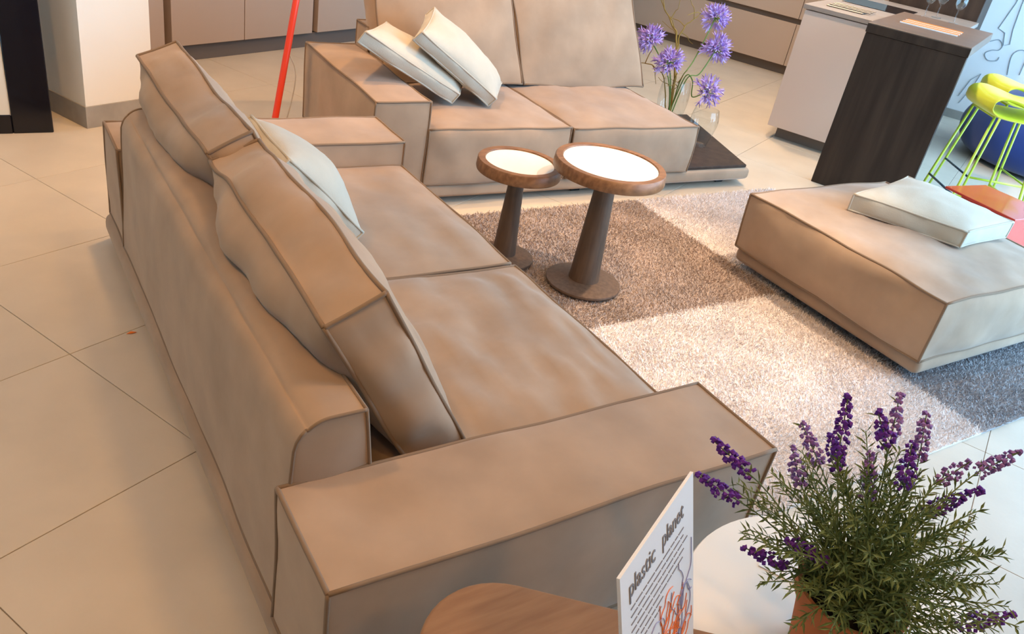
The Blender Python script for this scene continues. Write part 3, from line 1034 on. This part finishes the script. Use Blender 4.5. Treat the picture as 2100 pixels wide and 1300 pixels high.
twig([(3.84, 3.88, 0.15), (3.86, 3.92, 0.36), (3.895, 4.03, 0.60), (3.89, 4.08, 0.68), (3.87, 4.15, 0.74), (3.845, 4.21, 0.82)], 0.009, 'thick curly willow twig rising upright from the flower vase')
twig([(3.82, 3.85, 0.15), (3.87, 3.92, 0.36), (3.91, 4.03, 0.62), (3.96, 4.05, 0.70), (4.04, 4.04, 0.77), (4.08, 4.06, 0.80)], 0.0065, 'thin curly willow twig bending right towards the tallest flower')
twig([(3.82, 3.87, 0.15), (3.77, 3.93, 0.40), (3.72, 4.03, 0.45), (3.66, 4.09, 0.44), (3.65, 4.07, 0.36)], 0.0045, 'short curly willow twig drooping left over the sofa seat')
twig([(3.86, 3.85, 0.15), (3.83, 3.90, 0.30), (3.86, 3.87, 0.37), (3.82, 3.93, 0.40)], 0.003, 'short curly twig coiled inside the flower vase')

# ------------------------------------------------------------------ foreground: white round table, wooden table, card, lavender
WX, WY, WZ = 1.21, 0.445, 0.42
t = thing('round_table', (WX, WY, 0), 'cream white round table in the foreground beside the sofa arm', 'table')
put('table_top', lathe([(0.27, WZ - 0.022), (0.290, WZ - 0.018), (0.297, WZ - 0.008), (0.294, WZ - 0.001), (0.285, WZ)], 80, WX, WY), 'cream_top', t, smooth=True, sharp=40)
put('pedestal', lathe([(0.15, 0.0), (0.15, 0.012), (0.03, 0.025), (0.022, 0.06), (0.022, WZ - 0.02)], 40, WX, WY), 'cream_top', t, smooth=True, sharp=40)

# wooden table with rounded corners, turned against the sofa
e1 = Vector((0.762, -0.648, 0)).normalized()
e2 = Vector((-e1.y, e1.x, 0)) * -1
corner = Vector((0.495, 0.713, 0))
L1, L2, RC = 0.58, 0.55, 0.115


def rounded(L1, L2, r, n=10):
    pts = []
    for cx, cy, a0 in ((L1 - r, L2 - r, 0), (r, L2 - r, 90), (r, r, 180), (L1 - r, r, 270)):
        for k in range(n + 1):
            a = math.radians(a0 + 90 * k / n)
            pts.append((cx + r * math.cos(a), cy + r * math.sin(a)))
    return pts


def wt(VF):
    return xf(VF, lambda p: corner + e1 * p.x + e2 * p.y + Vector((0, 0, p.z)))


t = thing('wooden_table', corner + e1 * L1 / 2 + e2 * L2 / 2, 'walnut table with a rounded corner at the bottom of the picture', 'table')
v_, f_ = wt(prism(rounded(L1, L2, RC), 0.594, 0.62, 0.006, 3))
put('table_top', (v_, [tuple(reversed(q)) for q in f_]), 'oak', t, smooth=True, sharp=35)
for ax_, ay_ in ((0.12, 0.12), (L1 - 0.12, 0.12), (0.12, L2 - 0.12), (L1 - 0.12, L2 - 0.12)):
    p0 = corner + e1 * ax_ + e2 * ay_
    dx, dy = (ax_ - L1 / 2) * 0.25, (ay_ - L2 / 2) * 0.25
    p1 = p0 + e1 * dx + e2 * dy
    put('leg', tube([p1, p0 + Vector((0, 0, 0.596))], [0.011, 0.017], 14), 'oak', t, smooth=True, sharp=40)

# the card
TLc, TRc = Vector((0.505, 0.402, 0.91)), Vector((0.703, 0.504, 0.91))
dn = Vector((0.131, -0.254, -0.958)).normalized()
ux = (TRc - TLc).normalized()
CW, CH = (TRc - TLc).length, 0.300
nf = ux.cross(-dn).normalized()          # towards the reader
if nf.dot(Vector((0, 0, 1.55)) - TLc) < 0:
    nf = -nf
t = thing('display_card', TLc + ux * CW / 2 + dn * CH, 'white printed display card with lettering standing on the walnut table', 'card')


def card(VF):
    # x along the top edge, y down the card, z towards the reader
    return xf(VF, lambda p: TLc + ux * p.x + dn * p.y + nf * p.z)


def fix(VF, flip):
    v, f = VF
    return (v, [tuple(reversed(q)) for q in f]) if flip else VF


put('sheet', fix(card(box(0, CW, 0, CH, -0.004, 0.0)), True), 'paper', t)
put('stand_foot', fix(card(box(0.06, CW - 0.06, CH - 0.012, CH, -0.09, -0.004)), True), 'paper', t)


def lettering(body, size, x, y, material, shear=0.0, squash=1.0):
    cu = bpy.data.curves.new('text', 'FONT')
    cu.body = body
    cu.size = size
    cu.extrude = 0.0004
    cu.resolution_u = 3
    to = bpy.data.objects.new('text', cu)
    COL.objects.link(to)
    bpy.context.view_layer.update()
    dg = bpy.context.evaluated_depsgraph_get()
    me = bpy.data.meshes.new_from_object(to.evaluated_get(dg))
    V = np.array([tuple(v.co) for v in me.vertices])
    Fc = [tuple(p.vertices) for p in me.polygons]
    bpy.data.objects.remove(to)
    w = V[:, 0].max()
    V2 = np.stack([x + V[:, 0] * squash, y - V[:, 1], 0.0006 + V[:, 2]], 1)
    return put('lettering', fix(card((V2, Fc)), False), material, t)


lettering('plastic', 0.034, 0.020, 0.042, 'ink_grey', squash=0.88)
lettering('planet', 0.034, 0.116, 0.042, 'ink_grey', squash=0.84)
bars = []
for k in range(7):
    x_ = 0.024
    while x_ < (0.185 if k < 5 else 0.11):
        w_ = random.uniform(0.008, 0.022)
        bars.append(box(x_, min(x_ + w_, 0.20), 0.058 + 0.0105 * k, 0.0595 + 0.0105 * k, 0.0, 0.0008))
        x_ += w_ + 0.003
put('text_lines', fix(card(join(bars)), True), 'ink_grey', t)
# scribbled flower drawing
scr = []
for k in range(64):
    a = random.uniform(-1.2, 1.2)
    x0, y0 = 0.12 + random.uniform(-0.045, 0.06), 0.215 + random.uniform(-0.04, 0.05)
    L = random.uniform(0.04, 0.11)
    pts = [(x0, y0, 0.0009)]
    x_, y_, h_ = x0, y0, a
    for s_ in range(9):
        h_ += random.uniform(-0.9, 0.9)
        x_ += math.sin(h_) * L / 9
        y_ -= math.cos(h_) * L / 9
        pts.append((min(max(x_, 0.01), CW - 0.01), y_, 0.0009))
    scr.append(tube(smooth_pts(pts, 3), 0.0006, 4))
put('drawing', card(join(scr[:40])), 'ink_orange', t)
put('drawing', card(join(scr[40:])), 'ink_blue', t)

# lavender in a clay pot
PX_, PY_ = 1.134, 0.434
t = thing('potted_lavender', (PX_, PY_, WZ), 'purple lavender with needle leaves in a terracotta pot on the round table', 'potted plant')
put('pot', lathe([(0.055, WZ + 0.001), (0.060, WZ + 0.004), (0.082, WZ + 0.125), (0.090, WZ + 0.125), (0.093, WZ + 0.152), (0.086, WZ + 0.152), (0.080, WZ + 0.12), (0.050, WZ + 0.012)], 56, PX_, PY_, close=True), 'terracotta', t, smooth=True, sharp=35)
put('soil', lathe([(0.05, WZ + 0.10), (0.079, WZ + 0.122), (0.04, WZ + 0.132), (0.005, WZ + 0.135)], 32, PX_, PY_), 'soil', t, smooth=True)
SOIL = Vector((PX_, PY_, WZ + 0.13))


def leaf(p, d, L, w):
    d = d.normalized()
    s_ = d.cross(Vector((random.uniform(-1, 1), random.uniform(-1, 1), 1))).normalized() * w
    up = s_.cross(d).normalized() * w * 0.5
    m_ = p + d * L * 0.45
    e_ = p + d * L + Vector((0, 0, -0.06 * L))
    return [p, m_ + s_ + up, e_, m_ - s_ + up, m_ - up * 0.4]


def sprig_mesh(P, nl, r=0.0016, Lf=0.033, start=0.2):
    V, Fc = tube(P, [r * (1 - 0.5 * i / len(P)) for i in range(len(P))], 5)
    V = [tuple(v) for v in V]
    n = len(P)
    for k in range(nl):
        f = start + (1 - start) * (k + random.random()) / nl
        x = f * (n - 1)
        i = min(int(x), n - 2)
        p = P[i].lerp(P[i + 1], x - i)
        tdir = (P[i + 1] - P[i]).normalized()
        a = k * 2.4 + random.random()
        u_ = tdir.orthogonal().normalized()
        side = math.cos(a) * u_ + math.sin(a) * tdir.cross(u_)
        d = side * random.uniform(0.55, 1.0) + tdir * random.uniform(0.5, 1.0)
        b = len(V)
        V += [tuple(q) for q in leaf(p, d, Lf * random.uniform(0.6, 1.25) * (1.15 - 0.5 * f), 0.0021)]
        Fc += [(b, b + 1, b + 4), (b + 1, b + 2, b + 4), (b + 2, b + 3, b + 4), (b + 3, b, b + 4)]
    return np.array(V), Fc


def bez(a, b, c, n=10):
    return [a * (1 - s) ** 2 + b * 2 * s * (1 - s) + c * s * s for s in (i / n for i in range(n + 1))]


for k in range(105):
    a = k * 2.39996
    el = math.acos(1 - 1.02 * ((k + 0.5) / 105))
    R_ = random.uniform(0.15, 0.235) * (0.92 + 0.18 * math.sin(el))
    d = Vector((math.sin(el) * math.cos(a), math.sin(el) * math.sin(a), math.cos(el)))
    s0 = SOIL + Vector((d.x * 0.05 * random.random(), d.y * 0.05 * random.random(), 0))
    tip = SOIL + Vector((0, 0, 0.02)) + d * R_ + Vector((0, 0, 0.035))
    ctl = SOIL + Vector((d.x * 0.35, d.y * 0.35, 0.85 * max(0.35, d.z))) * R_ + Vector((random.uniform(-.02, .02), random.uniform(-.02, .02), 0.02))
    put('sprig', sprig_mesh(bez(s0, ctl, tip), 40), 'leaf', t)

SPIKES = [((1.104, 0.568, 0.890), (1.079, 0.532, 0.813), 0), ((1.097, 0.567, 0.815), (1.103, 0.532, 0.771), 0), ((1.162, 0.653, 0.753), (1.178, 0.603, 0.699), 1),
          ((1.104, 0.619, 0.741), (1.106, 0.583, 0.694), 1), ((0.918, 0.641, 0.792), (0.956, 0.588, 0.759), 0), ((0.940, 0.662, 0.696), (0.988, 0.610, 0.672), 0),
          ((1.250, 0.562, 0.859), (1.230, 0.536, 0.803), 1), ((1.153, 0.538, 0.867), (1.159, 0.505, 0.826), 0), ((1.335, 0.544, 0.812), (1.314, 0.512, 0.744), 1),
          ((1.183, 0.481, 0.838), (1.163, 0.452, 0.778), 0), ((1.178, 0.531, 0.780), (1.165, 0.496, 0.718), 1), ((1.338, 0.449, 0.778), (1.296, 0.457, 0.746), 1),
          ((1.394, 0.408, 0.818), (1.335, 0.426, 0.781), 1), ((1.364, 0.420, 0.734), (1.282, 0.448, 0.687), 0), ((1.014, 0.515, 0.662), (1.062, 0.470, 0.640), 0),
          ((0.985, 0.560, 0.610), (1.040, 0.515, 0.592), 0), ((1.300, 0.268, 0.620), (1.232, 0.303, 0.590), 0)]
for tip, b, pale in SPIKES:
    tip, b = Vector(tip), Vector(b)
    ax = tip - b
    s0 = SOIL + Vector(((b.x - PX_) * 0.15, (b.y - PY_) * 0.15, 0))
    ctl = b - ax * 1.1
    ctl = ctl.lerp((s0 + b) / 2 + Vector((0, 0, 0.05)), 0.4)
    put('flower_stem', sprig_mesh(bez(s0, ctl, b, 12) + [tip], 30, 0.0018, 0.031, 0.15), 'leaf', t)
    parts = []
    L = ax.length
    dd = ax.normalized()
    u_ = dd.orthogonal().normalized()
    w_ = dd.cross(u_)
    rows = max(6, int(L / 0.0085))
    for r_ in range(rows):
        f = r_ / (rows - 1)
        rad = 0.0125 * (1 - 0.6 * f ** 2) * random.uniform(0.75, 1.15)
        for m_ in range(6 if f < 0.8 else 4):
            a = m_ * 1.05 + r_ * 0.6 + random.uniform(-.2, .2)
            c_ = b + dd * (L * f + random.uniform(-0.004, 0.004)) + (math.cos(a) * u_ + math.sin(a) * w_) * rad * random.uniform(0.7, 1.15)
            o_ = (math.cos(a) * u_ + math.sin(a) * w_ + dd * 0.5).normalized()
            s_ = random.uniform(0.0036, 0.0066)
            q1 = o_.orthogonal().normalized()
            q2 = o_.cross(q1)
            V = [c_ - o_ * s_, c_ + q1 * s_, c_ + q2 * s_, c_ - q1 * s_, c_ - q2 * s_, c_ + o_ * s_ * 0.8]
            parts.append((np.array([tuple(v) for v in V]), [(0, 2, 1), (0, 3, 2), (0, 4, 3), (0, 1, 4), (5, 1, 2), (5, 2, 3), (5, 3, 4), (5, 4, 1)]))
    put('flower_spike', join(parts), 'lavender_pale' if pale else 'lavender_deep', t)

# paper lying on the round table behind the plant
tag(put('paper_slip', xf(box(-0.05, 0.05, -0.035, 0.035, 0, 0.0015), lambda p: Matrix.Rotation(0.5, 3, 'Z') @ p + Vector((1.235, 0.62, WZ + 0.001))), 'paper'), 'small white paper slip lying on the round table behind the plant', 'paper')

# a scrap of dry leaf on the tiles beside the sofa
sv = [(0, 0, 0.0), (0.014, 0.004, 0.004), (0.03, 0.0, 0.001), (0.016, -0.006, 0.003), (0.0, 0, -0.0005 + 0.0015), (0.014, 0.004, 0.0055), (0.03, 0.0, 0.0025), (0.016, -0.006, 0.0045)]
tag(put('leaf_scrap', (np.array(sv) + np.array([0.33, 2.42, 0.0005]), [(3, 2, 1, 0), (4, 5, 6, 7), (0, 1, 5, 4), (1, 2, 6, 5), (2, 3, 7, 6), (3, 0, 4, 7)]), 'leaflet'), 'tiny orange scrap lying on the tiles behind the sofa', 'scrap')
